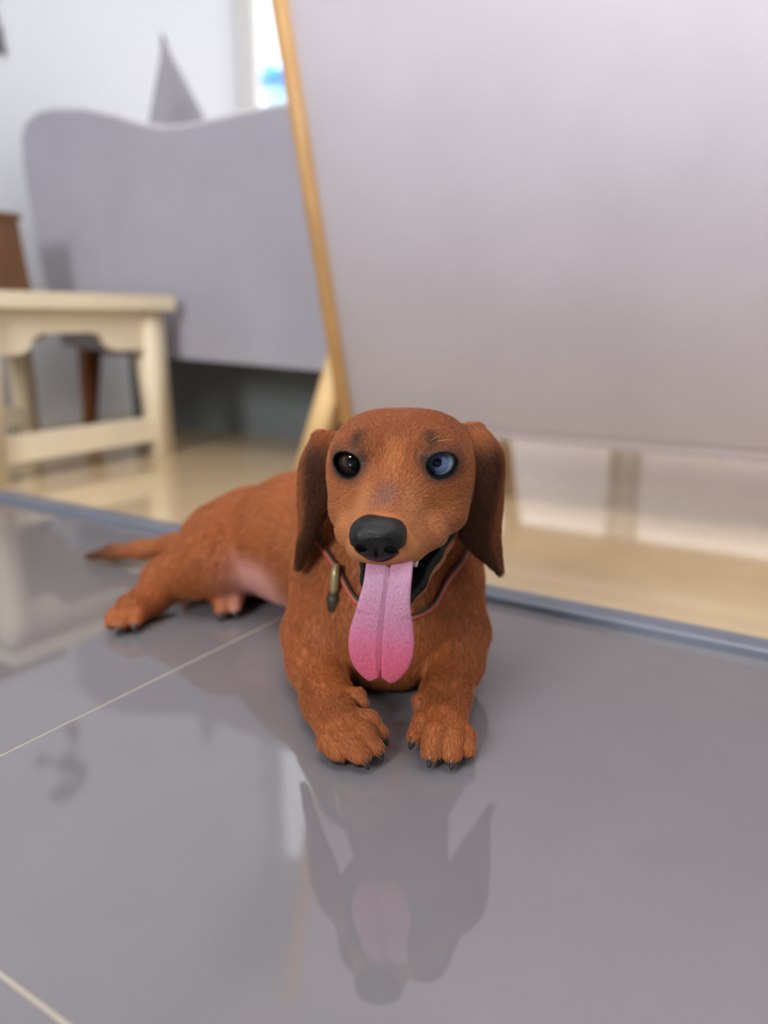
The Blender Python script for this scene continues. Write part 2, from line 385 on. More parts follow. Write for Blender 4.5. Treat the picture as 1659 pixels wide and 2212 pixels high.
def hcone(a, b, ra, rb, k=0.01, name='head'): union(f_cone(H(*a), H(*b), ra, rb), k, None, name)

# torso, lying half on the hip
BK = (-.6, .55, -.35)
cone((.004, .668, .086), (-.085, .778, .076), .071, .066, .02, 'body', BK)
cone((-.085, .778, .076), (-.145, .838, .056), .067, .058, .02, 'body', BK)
cone((-.145, .838, .056), (-.172, .862, .042), .058, .050, .02, 'body', BK)
ell((.003, .640, .078), (.068, .066, .070), .02, 'chest', (0, -.3, -1))
cone((.001, .606, .062), (.003, .610, .044), .040, .041, .02, 'chest', (0, -.3, -1))
ell((.006, .592, .046), (.044, .032, .0425), .02, 'chest', (0, -.3, -1))
cone((-.020, .600, .060), (-.026, .606, .046), .030, .028, .02, 'chest', (0, -.3, -1))
cone((.026, .602, .060), (.030, .606, .046), .030, .028, .02, 'chest', (0, -.3, -1))
# neck
cone((.016, .612, .180), (.006, .650, .105), .042, .054, .02, 'neck', (0, -.35, -1))
cone((-.038, .628, .130), (-.046, .640, .090), .018, .026, .02, 'neck', (-.2, -.3, -1))
cone((.048, .630, .118), (.050, .640, .085), .016, .026, .02, 'neck', (.2, -.3, -1))
# shoulders, upper arms, forearms, paws
cone((-.040, .645, .080), (-.056, .606, .045), .036, .0275, .02, 'leg')
cone((-.057, .608, .042), (-.0555, .586, .027), .0265, .0230, .012, 'leg')
cone((-.0555, .588, .027), (-.043, .533, .020), .0225, .0180, .010, 'leg')
cone((.048, .645, .080), (.060, .608, .045), .036, .0265, .02, 'leg')
cone((.061, .608, .042), (.0585, .586, .027), .0260, .0220, .012, 'leg')
cone((.0585, .588, .027), (.047, .537, .021), .0215, .0175, .010, 'leg')
cone((-.043, .534, .019), (-.034, .505, .017), .0180, .0165, .008, 'leg')
cone((.047, .538, .020), (.044, .508, .017), .0172, .0160, .008, 'leg')
CLAWS = []
def toe(root, knuckle, tip, r, k=0.0022, claw=True, name='paw'):
    cone(root, knuckle, r*1.02, r, k, name); cone(knuckle, tip, r, r*0.80, 0.002, name)
    if claw:
        d = np.asarray(tip, float)-np.asarray(knuckle, float); d /= np.linalg.norm(d)
        CLAWS.append((np.asarray(tip, float)+d*r*0.45+np.array([0, 0, r*.15]), d, r))
# image-left forepaw points inwards, image-right one to the camera
toe((-.028, .505, .020), (-.012, .502, .0175), (-.0045, .497, .0125), .0085)
toe((-.030, .500, .020), (-.016, .487, .0165), (-.0075, .480, .0105), .0088)
toe((-.034, .499, .019), (-.026, .481, .0150), (-.0165, .471, .0095), .0088)
toe((-.040, .502, .017), (-.038, .484, .0130), (-.0315, .474, .0090), .0082, claw=False)
toe((-.034, .528, .029), (-.020, .522, .0290), (-.016, .518, .0260), .0050, claw=False)
toe((.040, .505, .020), (.029, .500, .0185), (.0235, .493, .0130), .0082)
toe((.042, .500, .021), (.036, .484, .0195), (.0330, .474, .0120), .0090)
toe((.046, .500, .020), (.047, .484, .0170), (.0465, .473, .0105), .0088)
toe((.050, .505, .018), (.056, .490, .0140), (.0570, .479, .0095), .0078, claw=False)
toe((.034, .530, .026), (.027, .522, .0250), (.0260, .518, .0220), .0050, claw=False)
# hind legs and tail
cone((-.186, .850, .046), (-.176, .775, .052), .050, .039, .02, 'leg', (-.3, -.3, -1))
cone((-.180, .780, .055), (-.232, .772, .034), .038, .023, .015, 'leg')
cone((-.230, .775, .032), (-.240, .752, .022), .021, .0165, .010, 'leg')
cone((-.240, .754, .020), (-.255, .728, .016), .0165, .0165, .008, 'leg')
toe((-.250, .734, .018), (-.246, .717, .015), (-.2455, .710, .0105), .0080)
toe((-.255, .732, .018), (-.257, .713, .015), (-.2580, .705, .0100), .0084)
toe((-.261, .733, .017), (-.268, .717, .014), (-.2690, .709, .0100), .0080, claw=False)
cone((-.180, .835, .040), (-.172, .785, .026), .034, .022, .012, 'leg')
cone((-.172, .785, .024), (-.163, .762, .016), .018, .0155, .008, 'leg')
toe((-.164, .766, .018), (-.156, .752, .0155), (-.154, .746, .0105), .0080)
toe((-.168, .764, .017), (-.168, .748, .0145), (-.167, .741, .0100), .0080)
tail = [(-.215, .905, .045), (-.262, .912, .030), (-.300, .918, .0225), (-.340, .925, .0165), (-.374, .932, .0095)]
tr = [.0160, .0120, .0100, .0080, .0040]
for i in range(4): cone(tail[i], tail[i+1], tr[i], tr[i+1], .01, 'tail')
# head
hell((.000, .000, .001), (.060, .0530, .0395), .01)
hell((.012, -.022, .008), (.046, .0295, .0315), .012); hell((.012, .022, .008), (.046, .0295, .0315), .012)
hell((.022, -.030, -.018), (.036, .020, .027), .014); hell((.022, .030, -.018), (.036, .020, .027), .014)
hell((.042, -.026, .024), (.016, .016, .012), .012); hell((.042, .026, .024), (.016, .016, .012), .012)
hcone((.030, .000, -.008), (.106, .000, -.0120), .0340, .0175, .014)
hell((.084, -.0125, -.019), (.030, .0125, .0125), .010); hell((.084, .0125, -.019), (.030, .0125, .0125), .010)
hell((.100, 0, -.020), (.017, .0205, .0105), .008)
# lower jaw
hcone((.010, .000, -.048), (.070, .000, -.064), .0285, .0170, .012, 'jaw')
hcone((.060, .000, -.062), (.094, .000, -.070), .0190, .0110, .010, 'jaw')
for sg in (-1, 1):
    hcone((.040, sg*.0300+.003, -.0425), (.060, sg*.0215+.004, -.0470), .0080, .0080, .006, 'jaw')
    hcone((.060, sg*.0215+.004, -.0470), (.084, sg*.0145+.003, -.0550), .0080, .0075, .006, 'jaw')
    hcone((.084, sg*.0145+.003, -.0550), (.101, sg*.0070+.002, -.0620), .0075, .0070, .006, 'jaw')
    hcone((.040, sg*.0375, -.0235), (.074, sg*.0262, -.0230), .0095, .0095, .010)
    hcone((.074, sg*.0262, -.0230), (.098, sg*.0155, -.0230), .0095, .0085, .010)
# mouth gap: wedge between the upper lip plane and the lower lip plane
UPL = -.0315
def wedge(X, Y, Z):
    x, y, z = X-HO[0], Y-HO[1], Z-HO[2]
    f = x*HF[0]+y*HF[1]+z*HF[2]; u = x*HU[0]+y*HU[1]+z*HU[2]
    low = -.0350-(f-.040)*.18-3.6*np.maximum(f-.040, 0)**2
    return np.maximum(np.maximum(u-UPL, (low-u)*.94), .038-f)
carve((wedge, H(.08, 0, -.05)-.055, H(.08, 0, -.05)+.055), .0025)
hcone((.020, 0, -.036), (.074, 0, -.046), .0265, .0125, .003, 'mouth')
# eyes: lids as shells, almond openings
ER = .0127
EYES = []
for sgn, (f, r, u), aa, bb in ((-1, (.0365, -.0300, .0163), .0108, .0088), (1, (.0370, .0292, .0175), .0106, .0087)):
    c = H(f, r, u)
    ax = (np.array([0, 0, .3])+np.array([0.0, 0, 0])-c); ax = ax/np.linalg.norm(ax)
    out_ = HF*1.0+HR*(.24 if sgn > 0 else -.16)+HU*0.06; ax = out_/np.linalg.norm(out_)
    rt = HR-ax*(HR@ax); rt /= np.linalg.norm(rt); up = np.cross(rt, -ax); up = up if up@HU > 0 else -up
    tilt = -0.13*sgn; rt, up = rt*math.cos(tilt)+up*math.sin(tilt), up*math.cos(tilt)-rt*math.sin(tilt)
    EYES.append((sgn, c, ax, rt, up, aa, bb))
    union(f_ell(c, I3, (ER+.0022,)*3), .006, None, 'lid')
    def almond(X, Y, Z, c=c, ax=ax, rt=rt, up=up, aa=aa, bb=bb):
        x, y, z = X-c[0], Y-c[1], Z-c[2]
        p = x*rt[0]+y*rt[1]+z*rt[2]; q = x*up[0]+y*up[1]+z*up[2]; t = x*ax[0]+y*ax[1]+z*ax[2]
        e = np.sqrt((p/aa)**2+(q/bb)**2)
        return np.maximum((e-1)*min(aa, bb), .001-t)
    carve((almond, c-.02, c+.02), .0012)
    carve(f_ell(c, I3, (ER-.0004,)*3), .0004)
# nose seat is covered by the nose leather (own mesh); ears as thin folded sheets
def ear(front, rear, bulge, th0=.0026, name='ear'):
    fr = np.array(front, float); re_ = np.array(rear, float); n = len(fr)
    s = np.linspace(0, n-1, 76)
    def cr(P, s):                          # Catmull-Rom
        i = np.clip(np.floor(s).astype(int), 0, n-2); t = (s-i)[:, None]
        p0, p1, p2, p3 = P[np.maximum(i-1, 0)], P[i], P[i+1], P[np.minimum(i+2, n-1)]
        return .5*(2*p1+(p2-p0)*t+(2*p0-5*p1+4*p2-p3)*t**2+(3*p1-p0-3*p2+p3)*t**3)
    A, B, Bu = cr(fr, s), cr(re_, s), cr(np.array(bulge, float), s)
    t = np.linspace(0, 1, 46)
    P = A[:, None]*(1-t)[None, :, None]+B[:, None]*t[None, :, None]+Bu[:, None]*(np.sin(np.pi*t)**.8)[None, :, None]
    Q = P.reshape(-1, 3); thv = np.repeat(th0*(1.25-.4*s/(n-1)), 46)
    lo, hi = Q.min(0)-.012, Q.max(0)+.012; sl = win(lo, hi)
    E = np.full(D[sl].shape, .02, np.float32); oX, oY, oZ = sl[0].start, sl[1].start, sl[2].start
    for q, r in zip(Q, thv):
        w = win(q-.008, q+.008); X, Y, Z = pts_of(w)
        d = np.sqrt((X-q[0])**2+(Y-q[1])**2+(Z-q[2])**2)-r
        v = E[w[0].start-oX:w[0].stop-oX, w[1].start-oY:w[1].stop-oY, w[2].start-oZ:w[2].stop-oZ]
        np.minimum(v, d, out=v)
    k = .004; a = D[sl]; D[sl] = np.minimum(a, E)-np.maximum(k-np.abs(a-E), 0)**2/(4*k)
    return Q
EARR = ear([(.0580, .5700, .2200), (.0674, .5520, .2043), (.0655, .5480, .1796), (.0600, .5510, .1544), (.0616, .5570, .1388), (.0859, .5750, .1132)],
           [(.0750, .6040, .2150), (.0890, .6000, .1960), (.0920, .6000, .1641), (.0915, .6000, .1373), (.0918, .5930, .1218), (.0923, .5800, .1062)],
           [(.003, -.003, .004), (.006, -.004, .002), (.004, -.008, 0), (.004, -.008, 0), (.003, -.005, 0), (0, -.001, 0)])
EARL = ear([(-.0380, .5740, .2150), (-.0405, .5650, .1968), (-.0406, .5700, .1709), (-.0472, .5780, .1544), (-.0588, .5880, .1291), (-.0688, .6000, .1051)],
           [(-.0530, .6080, .2070), (-.0645, .6120, .1863), (-.0675, .6120, .1575), (-.0670, .6120, .1340), (-.0699, .6130, .1138), (-.0722, .6060, .1016)],
           [(-.004, -.003, .004), (-.005, -.008, .002), (-.005, -.010, 0), (-.004, -.010, 0), (-.003, -.006, 0), (0, -.001, 0)])
EARP = np.concatenate([EARR, EARL])
# flat where it lies on the floor
D[:] = np.maximum(D, (0.0006-GZ)[None, None, :])

def surface_nets(D, GX, GY, GZ):
    S = D < 0; nx, ny, nz = D.shape
    cnt = np.zeros((nx-1, ny-1, nz-1), np.int8)
    for i in (0, 1):
        for j in (0, 1):
            for k in (0, 1): cnt += S[i:nx-1+i, j:ny-1+j, k:nz-1+k]
    I, J, K = np.nonzero((cnt > 0) & (cnt < 8)); N = len(I)
    idx = np.full(cnt.shape, -1, np.int32); idx[I, J, K] = np.arange(N)
    acc = np.zeros((N, 3)); c = np.zeros(N)
    G = (GX, GY, GZ)
    for axis_ in range(3):
        for a in (0, 1):
            for b in (0, 1):
                o = [0, 0, 0]; oth = [q for q in range(3) if q != axis_]; o[oth[0]] = a; o[oth[1]] = b
                o1 = list(o); o1[axis_] = 1
                v0 = D[I+o[0], J+o[1], K+o[2]]; v1 = D[I+o1[0], J+o1[1], K+o1[2]]
                m = (v0 < 0) != (v1 < 0); t = np.where(m, v0/np.where(m, v0-v1, 1), 0)
                P0 = np.stack([GX[I+o[0]], GY[J+o[1]], GZ[K+o[2]]], 1); P1 = np.stack([GX[I+o1[0]], GY[J+o1[1]], GZ[K+o1[2]]], 1)
                acc += np.where(m[:, None], P0+(P1-P0)*t[:, None], 0); c += m
    V = acc/c[:, None]
    Fs = []
    for axis_ in range(3):
        sl0 = [slice(1, -1)]*3; sl1 = [slice(1, -1)]*3
        sl0[axis_] = slice(0, -1); sl1[axis_] = slice(1, None)
        x = S[tuple(sl0)] != S[tuple(sl1)]; e = np.argwhere(x)
        off = np.array([1, 1, 1]); off[axis_] = 0; e = e+off
        inside = S[e[:, 0], e[:, 1], e[:, 2]]
        oth = [q for q in range(3) if q != axis_]; q = []
        for a, b in ((0, 0), (1, 0), (1, 1), (0, 1)):
            cc = e.copy(); cc[:, oth[0]] -= a; cc[:, oth[1]] -= b; q.append(idx[cc[:, 0], cc[:, 1], cc[:, 2]])
        q = np.stack(q, 1); flip = inside if axis_ != 1 else ~inside
        q[flip] = q[flip][:, ::-1]; Fs.append(q)
    return V, np.concatenate(Fs)
def mesh_np(name, V, Fq):
    me = bpy.data.meshes.new(name)
    me.vertices.add(len(V)); me.vertices.foreach_set('co', np.ascontiguousarray(V, np.float32).ravel())
    me.loops.add(Fq.size); me.loops.foreach_set('vertex_index', Fq.ravel().astype(np.int32))
    me.polygons.add(len(Fq)); me.polygons.foreach_set('loop_start', np.arange(0, Fq.size, 4, dtype=np.int32))
    me.polygons.foreach_set('use_smooth', np.ones(len(Fq), bool))
    me.update(calc_edges=True); me.validate(); return me
V, FQ = surface_nets(D, GX, GY, GZ)
# one light relaxation evens the grid steps
E2 = np.concatenate([FQ[:, [0, 1]], FQ[:, [1, 2]], FQ[:, [2, 3]], FQ[:, [3, 0]]])
def relax(V, w):
    S = np.zeros_like(V); n = np.zeros(len(V)); 
    for k in range(3): S[:, k] = np.bincount(E2[:, 0], V[E2[:, 1], k], len(V))+np.bincount(E2[:, 1], V[E2[:, 0], k], len(V))
    n = np.bincount(E2[:, 0], minlength=len(V))+np.bincount(E2[:, 1], minlength=len(V)); return V+(S/n[:, None]-V)*w
V = relax(V, .5); V = relax(V, .5)
def vnormals(V):
    a, b, c, d = (V[FQ[:, k]] for k in range(4)); fn = np.cross(c-a, d-b); N = np.zeros_like(V)
    for q in range(4):
        for k in range(3): N[:, k] += np.bincount(FQ[:, q], fn[:, k], len(V))
    return N/np.maximum(np.linalg.norm(N, axis=1, keepdims=True), 1e-12), .5*np.linalg.norm(fn, axis=1)
VN, FA = vnormals(V)
if (VN*(V-V.mean(0))).sum() < 0: FQ = FQ[:, ::-1].copy(); VN = -VN

# ---- colour, fur length and fur direction per vertex
def ss(x, a, b): t = np.clip((x-a)/(b-a), 0, 1); return t*t*(3-2*t)
def vnoise(P, s, seed=0):                  # cheap smooth value noise
    r = np.random.default_rng(seed); T = r.random((32, 32, 32)); Q = P*s; i = np.floor(Q).astype(int); t = Q-i; t = t*t*(3-2*t); o = 0
    for a in (0, 1):
        for b in (0, 1):
            for c in (0, 1):
                o = o+T[(i[:, 0]+a) % 32, (i[:, 1]+b) % 32, (i[:, 2]+c) % 32]*(t[:, 0] if a else 1-t[:, 0])*(t[:, 1] if b else 1-t[:, 1])*(t[:, 2] if c else 1-t[:, 2])
    return o
nv = len(V); vx, vy, vz = V[:, 0], V[:, 1], V[:, 2]
dist = np.stack([p[0](vx, vy, vz) for p in PRIMS], 1); names = np.array([p[2] for p in PRIMS])
wgt = np.exp(-np.maximum(dist, 0)/.006)+1e-9
hf, hr, hu = hloc(V)
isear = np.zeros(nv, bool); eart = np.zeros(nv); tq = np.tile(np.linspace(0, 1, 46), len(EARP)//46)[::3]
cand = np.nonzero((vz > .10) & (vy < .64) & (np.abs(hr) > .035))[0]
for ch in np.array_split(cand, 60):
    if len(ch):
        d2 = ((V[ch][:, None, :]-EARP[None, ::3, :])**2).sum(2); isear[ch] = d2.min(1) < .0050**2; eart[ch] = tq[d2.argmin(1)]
headset = np.isin(names, ['head', 'jaw', 'lid', 'mouth'])
whead = wgt[:, headset].sum(1)/wgt.sum(1)
flow = np.zeros((nv, 3))
for i, p in enumerate(PRIMS):
    if p[1] is not None: flow += wgt[:, i:i+1]*(p[1]/np.linalg.norm(p[1]))
nose_tip = H(.122, 0, -.004)
hflow = V-nose_tip; hflow /= np.linalg.norm(hflow, axis=1, keepdims=True)
hflow = hflow - .25*HU[None]*(hu < -.005)[:, None] + HR[None]*(np.tanh(hr/.012)*.35)[:, None]
flow /= np.maximum(np.linalg.norm(flow, axis=1, keepdims=True), 1e-9)
flow = flow*(1-whead)[:, None]+hflow*whead[:, None]
flow[isear] = np.array([0, 0.05, -1.0])
flow += .30*(np.stack([vnoise(V, 60, 1), vnoise(V, 60, 2), vnoise(V, 60, 3)], 1)-.5)
def C(r, g, b): return lin((r, g, b))
base = C(174, 104, 58)
col = np.tile(base, (nv, 1))
def mixin(c, m): col[:] = col*(1-m[:, None])+np.asarray(c)[None]*m[:, None]
n1 = vnoise(V, 26, 5); n2 = vnoise(V, 70, 6)
mixin(C(170, 88, 42), .6*n1)
mixin(C(190, 118, 68), ss(vz, .06, .015)*.12*(1-whead))
mixin(C(188, 126, 80), whead*ss(hf, .055, .085)*ss(np.abs(hr), .006, .016)*.8)          # lighter muzzle sides
mixin(C(186, 120, 74), whead*ss(hu, .008, -.02)*ss(hf, .0, .03)*.55)
mixin(C(150, 80, 42), whead*ss(hu, .018, .036)*.6)                                        # forehead, redder
mixin(C(200, 128, 66), whead*ss(np.abs(hr), .009, .002)*ss(hf, .035, .05)*ss(hu, .008, .02)*.6)
mixin(C(128, 90, 76), whead*np.exp(-(((hf-.090)/.016)**2+((hr+.001)/.0095)**2))*ss(hu, .0, .004)*.9)   # bare greyish patch behind the nose
furlen = np.full(nv, .0070); furlen = furlen*(1-whead)+.0042*whead
furlen = furlen*(1-whead*ss(hf, .05, .10)*.55)
for sgn, c, ax, rt, up, aa, bb in EYES:
    Q = V-c; p, q, t = Q@rt, Q@up, Q@ax
    e = np.sqrt((p/aa)**2+(q/bb)**2); front = (t > .002)
    rim = front*np.exp(-np.maximum((e-1.0)/.16, 0)**2)
    halo = front*np.exp(-np.maximum((e-1.05)/.55, 0)**2)
    inn = front*np.exp(-(((p+sgn*.0125)/.0055)**2+((q-.003)/.006)**2))
    brow = front*np.exp(-(((p+sgn*.0100)/.0050)**2+((q-.0155)/.0055)**2))
    mixin(C(58, 44, 40), halo*.85); mixin(C(66, 50, 46), inn*.9); mixin(C(70, 46, 26), brow*.9)
    mixin(C(14, 12, 12), ss(rim, .25, .7))
    furlen *= 1-front*np.exp(-np.maximum((e-1.08)/.30, 0)**2)
    furlen *= 1-.55*halo
dark_ear = isear & True
eroot = ss(vz, .222, .200); mixin(C(140, 76, 38), isear*.7*eroot); mixin(C(58, 30, 13), isear*eroot*np.clip(ss(eart, .66, .34)+ss(vz, .150, .118)*.6, 0, 1)*.85)  # darker ear coat, with shade on the front half painted into it
furlen = np.where(isear, .0048, furlen)
low = -.0350-(hf-.040)*.18-3.6*np.maximum(hf-.040, 0)**2                                                                # black lips and mouth lining
gap = (hf > .034)*(hf < .125)*(np.abs(hr) < .05)*(vz > .09)
lipm = gap*ss(hu-UPL, .0022, .0004)*ss(hu-low, -.0066, -.0050)*(whead > .5)
lipm = np.where(hf < .040, lipm*ss(hf, .034, .040), lipm)
mixin(C(6, 6, 6), lipm); furlen *= 1-ss(lipm, .1, .4)
nosem = ss(hf, .104, .108)*ss(((hr+.0022)/.0150)**2+((hu+.0110)/.0135)**2, 1.05, .85); mixin(C(14, 14, 15), nosem); furlen *= 1-.85*ss(hf, .106, .112)*(vz > .1)
belly = np.exp(-(((vx+.122)/.030)**2+((vy-.745)/.045)**2))*ss(VN[:, 1], .25, -.25)*ss(vz, .085, .05); belly *= ~isear
belly = np.clip(belly*1.5, 0, 1); mixin(C(216, 158, 146), belly); furlen *= 1-.75*belly
tailm = ss(vx, -.30, -.365); mixin(C(70, 44, 24), tailm*.8)
pad = ss(vz, .0115, .0065)*ss(VN[:, 2], .35, .0)*(wgt[:, names == 'paw'].max(1) > .8); mixin(C(40, 36, 35), pad); furlen *= 1-pad
groove = ss(np.sort(dist[:, names == 'paw'], 1)[:, 1], .003, .0); furlen *= 1-.35*(wgt[:, names == 'paw'].max(1) > .6)
furlen *= 1-.35*ss(vz, .012, .003); furlen = np.where(vz < .0022, 0, furlen)

col = col*np.array([.84, .83, .82]); dog = empty('dog', (-.06, .68, 0), label='red brown dachshund lying on the grey tiles with tongue hanging out', cat='dog')
dogoff = np.array([-.06, .68, 0])
def dlink(name, me, m, smooth=True, label=None, parent=None, kind=None):
    o = link(name, me, m, None, smooth); o.parent = parent or dog; o.location = -Vector(dogoff) if parent is None else (0, 0, 0)
    return tag(o, label, kind=kind)
me = mesh_np('body', V, FQ)
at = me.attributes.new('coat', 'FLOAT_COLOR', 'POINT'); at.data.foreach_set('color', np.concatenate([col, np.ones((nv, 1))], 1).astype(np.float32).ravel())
def attr_mat(name, rough, spec, mul=1.0, sheen=0.0, wet=None):
    m = bpy.data.materials.new(name); m.use_nodes = True; nt = m.node_tree; b = nt.nodes['Principled BSDF']
    a = nt.nodes.new('ShaderNodeAttribute'); a.attribute_name = 'coat'
    nt.links.new(a.outputs['Color'], b.inputs['Base Color'])
    b.inputs['Roughness'].default_value = rough; b.inputs['Specular IOR Level'].default_value = spec; b.inputs['Sheen Weight'].default_value = sheen
    n = nt.nodes.new('ShaderNodeTexNoise'); n.inputs['Scale'].default_value = 700; tc = nt.nodes.new('ShaderNodeTexCoord')
    nt.links.new(tc.outputs['Object'], n.inputs['Vector']); bp = nt.nodes.new('ShaderNodeBump'); bp.inputs['Strength'].default_value = .25; bp.inputs['Distance'].default_value = .001
    if wet != 0: nt.links.new(n.outputs['Fac'], bp.inputs['Height']); nt.links.new(bp.outputs[0], b.inputs['Normal'])
    return m
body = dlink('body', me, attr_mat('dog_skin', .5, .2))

# ---- short coat: strands lying along the flow
NHAIR = 330000
fcen = V[FQ].mean(1); ff = furlen[FQ].mean(1); fwh = whead[FQ].mean(1); fear = isear[FQ].mean(1)
dens = np.where(ff > .0008, 1.0, 0)*np.where(fcen[:, 1] > .66, .75, 1)*(1+1.2*(fcen[:, 2] < .035)*(fcen[:, 1] < .56)+2.2*np.maximum(fwh, fear*.8)*(fcen[:, 1] < .60))
pr = FA*dens; pr /= pr.sum(); pick = rng.choice(len(FQ), NHAIR, p=pr)
uv = rng.random((NHAIR, 2)); wts = np.stack([(1-uv[:, 0])*(1-uv[:, 1]), uv[:, 0]*(1-uv[:, 1]), uv[:, 0]*uv[:, 1], (1-uv[:, 0])*uv[:, 1]], 1)
def samp(A): return (A[FQ[pick]]*wts[..., None]).sum(1) if A.ndim == 2 else (A[FQ[pick]]*wts).sum(1)
R0, RN, RF, RC, RL = samp(V), samp(VN), samp(flow), samp(col), samp(furlen)
RN /= np.linalg.norm(RN, axis=1, keepdims=True)
T = RF-RN*(RF*RN).sum(1, keepdims=True); T /= np.maximum(np.linalg.norm(T, axis=1, keepdims=True), 1e-6)
Bn = np.cross(RN, T); jit = rng.normal(0, .16, NHAIR)[:, None]; T = T*np.cos(jit)+Bn*np.sin(jit)
Ln = (RL*rng.uniform(.65, 1.15, NHAIR))[:, None]; lift = rng.uniform(.18, .42, NHAIR)[:, None]
P0 = R0-RN*.0003; P1 = R0+(T*.45+RN*lift*.55)*Ln; P2 = R0+(T*.95+RN*lift*.62)*Ln
P1[:, 2] = np.maximum(P1[:, 2], .0006); P2[:, 2] = np.maximum(P2[:, 2], .0006)
hp = np.stack([P0, P1, P2], 1).astype(np.float32)
hc = bpy.data.hair_curves.new('fur'); hc.add_curves([3]*NHAIR)
hc.points.foreach_set('position', hp.ravel())
rad = np.tile(np.array([.000085, .00007, .00002], np.float32), NHAIR)*np.repeat(np.where(RL > .005, 1.25, 1.0), 3)
(hc.attributes.get('radius') or hc.attributes.new('radius', 'FLOAT', 'POINT')).data.foreach_set('value', rad.astype(np.float32))
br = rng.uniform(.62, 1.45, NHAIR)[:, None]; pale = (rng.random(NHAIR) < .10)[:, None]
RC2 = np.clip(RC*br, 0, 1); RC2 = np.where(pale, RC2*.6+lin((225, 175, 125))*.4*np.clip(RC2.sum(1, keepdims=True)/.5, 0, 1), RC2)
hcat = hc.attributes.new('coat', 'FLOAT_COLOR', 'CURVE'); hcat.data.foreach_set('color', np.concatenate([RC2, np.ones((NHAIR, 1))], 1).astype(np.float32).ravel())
hc.materials.append(attr_mat('dog_coat', .45, .3, wet=0))
fur = bpy.data.objects.new('fur', hc); COL.objects.link(fur); fur.parent = dog; fur.location = -Vector(dogoff); tag(fur, kind='stuff')

# ---- eyes
def eye_mat(name, iris_in, iris_out, sclera, pupil, irisr, ringdark):
    m = bpy.data.materials.new(name); m.use_nodes = True; nt = m.node_tree; b = nt.nodes['Principled BSDF']
    tc = nt.nodes.new('ShaderNodeTexCoord'); sp = nt.nodes.new('ShaderNodeSeparateXYZ'); nt.links.new(tc.outputs['Object'], sp.inputs[0])
    cx = nt.nodes.new('ShaderNodeCombineXYZ'); nt.links.new(sp.outputs[0], cx.inputs[0]); nt.links.new(sp.outputs[1], cx.inputs[1])
    ln = nt.nodes.new('ShaderNodeVectorMath'); ln.operation = 'LENGTH'; nt.links.new(cx.outputs[0], ln.inputs[0])
    n = nt.nodes.new('ShaderNodeTexNoise'); n.inputs['Scale'].default_value = 900; n.inputs['Detail'].default_value = 3; nt.links.new(tc.outputs['Object'], n.inputs['Vector'])
    ad = nt.nodes.new('ShaderNodeMath'); ad.operation = 'MULTIPLY_ADD'; nt.links.new(n.outputs['Fac'], ad.inputs[0]); ad.inputs[1].default_value = .0007; nt.links.new(ln.outputs['Value'], ad.inputs[2])
    dv = nt.nodes.new('ShaderNodeMath'); dv.operation = 'DIVIDE'; nt.links.new(ad.outputs[0], dv.inputs[0]); dv.inputs[1].default_value = ER
    cr_ = nt.nodes.new('ShaderNodeValToRGB'); nt.links.new(dv.outputs[0], cr_.inputs[0]); e = cr_.color_ramp.elements
    def put(i, pos, c):
        el = e[i] if i < len(e) else e.new(pos); el.position = pos; el.color = tuple(lin(c))+(1,)
    put(0, 0, (6, 6, 7)); put(1, pupil-.02, (6, 6, 7)); put(2, pupil+.03, iris_in); put(3, irisr-.12, iris_out); put(4, irisr-.03, ringdark); put(5, irisr+.05, sclera)
    nt.links.new(cr_.outputs[0], b.inputs['Base Color']); b.inputs['Specular IOR Level'].default_value = 0; b.inputs['Roughness'].default_value = .6; b.inputs['Coat Weight'].default_value = 1; b.inputs['Coat Roughness'].default_value = .01
    return m
em = {-1: eye_mat('brown_eye', (40, 30, 24), (58, 46, 36), (40, 36, 34), .50, .84, (36, 30, 26)),
      1: eye_mat('blue_eye', (84, 100, 142), (104, 126, 172), (190, 196, 204), .27, .76, (186, 214, 228))}
for sgn, c, ax, rt, up, aa, bb in EYES:
    bm = bmesh.new(); bmesh.ops.create_uvsphere(bm, u_segments=48, v_segments=32, radius=ER)
    for v in bm.verts:                     # corneal bulge about local +z
        zz = v.co.z/ER
        if zz > .70: v.co *= 1+.035*ss(np.array([zz]), .70, .95)[0]
    e_me = bpy.data.meshes.new('eye'); bm.to_mesh(e_me); bm.free()
    o = link('eye', e_me, em[sgn], dog, True); tag(o, 'blue eye' if sgn > 0 else 'dark brown eye')
    gz = np.array([0, 0, .3])-c; gz /= np.linalg.norm(gz); gz = gz+rt*(-.02 if sgn > 0 else .06)-up*.21; gz /= np.linalg.norm(gz)
    o.location = Vector(c-dogoff); o.rotation_mode = 'QUATERNION'; o.rotation_quaternion = Vector(gz).to_track_quat('Z', 'Y')

# ---- nose leather: own small field
NX = np.arange(-.026, .026, .0006); NYa = np.arange(.098, .136, .0006); NZ = np.arange(-.028, .016, .0006)
Xn, Yn, Zn = NYa[:, None, None], NX[None, :, None], NZ[None, None, :]      # f, r, u
def le(c, rad):
    k0 = np.sqrt(((Xn-c[0])/rad[0])**2+((Yn-c[1])/rad[1])**2+((Zn-c[2])/rad[2])**2)
    k1 = np.sqrt(((Xn-c[0])/rad[0]**2)**2+((Yn-c[1])/rad[1]**2)**2+((Zn-c[2])/rad[2]**2)**2); return k0*(k0-1)/np.maximum(k1, 1e-6)
def sm(a, b, k): return np.minimum(a, b)-np.maximum(k-np.abs(a-b), 0)**2/(4*k)
def sM(a, b, k): return np.maximum(a, b)+np.maximum(k-np.abs(a-b), 0)**2/(4*k)
dn = sm(le((.112, 0, -.0005), (.0155, .0165, .0090)), sm(le((.115, -.0085, -.006), (.011, .0092, .0095)), le((.115, .0085, -.006), (.011, .0092, .0095)), .004), .006)
dn = sm(dn, le((.113, 0, -.0125), (.0105, .0105, .0085)), .006)
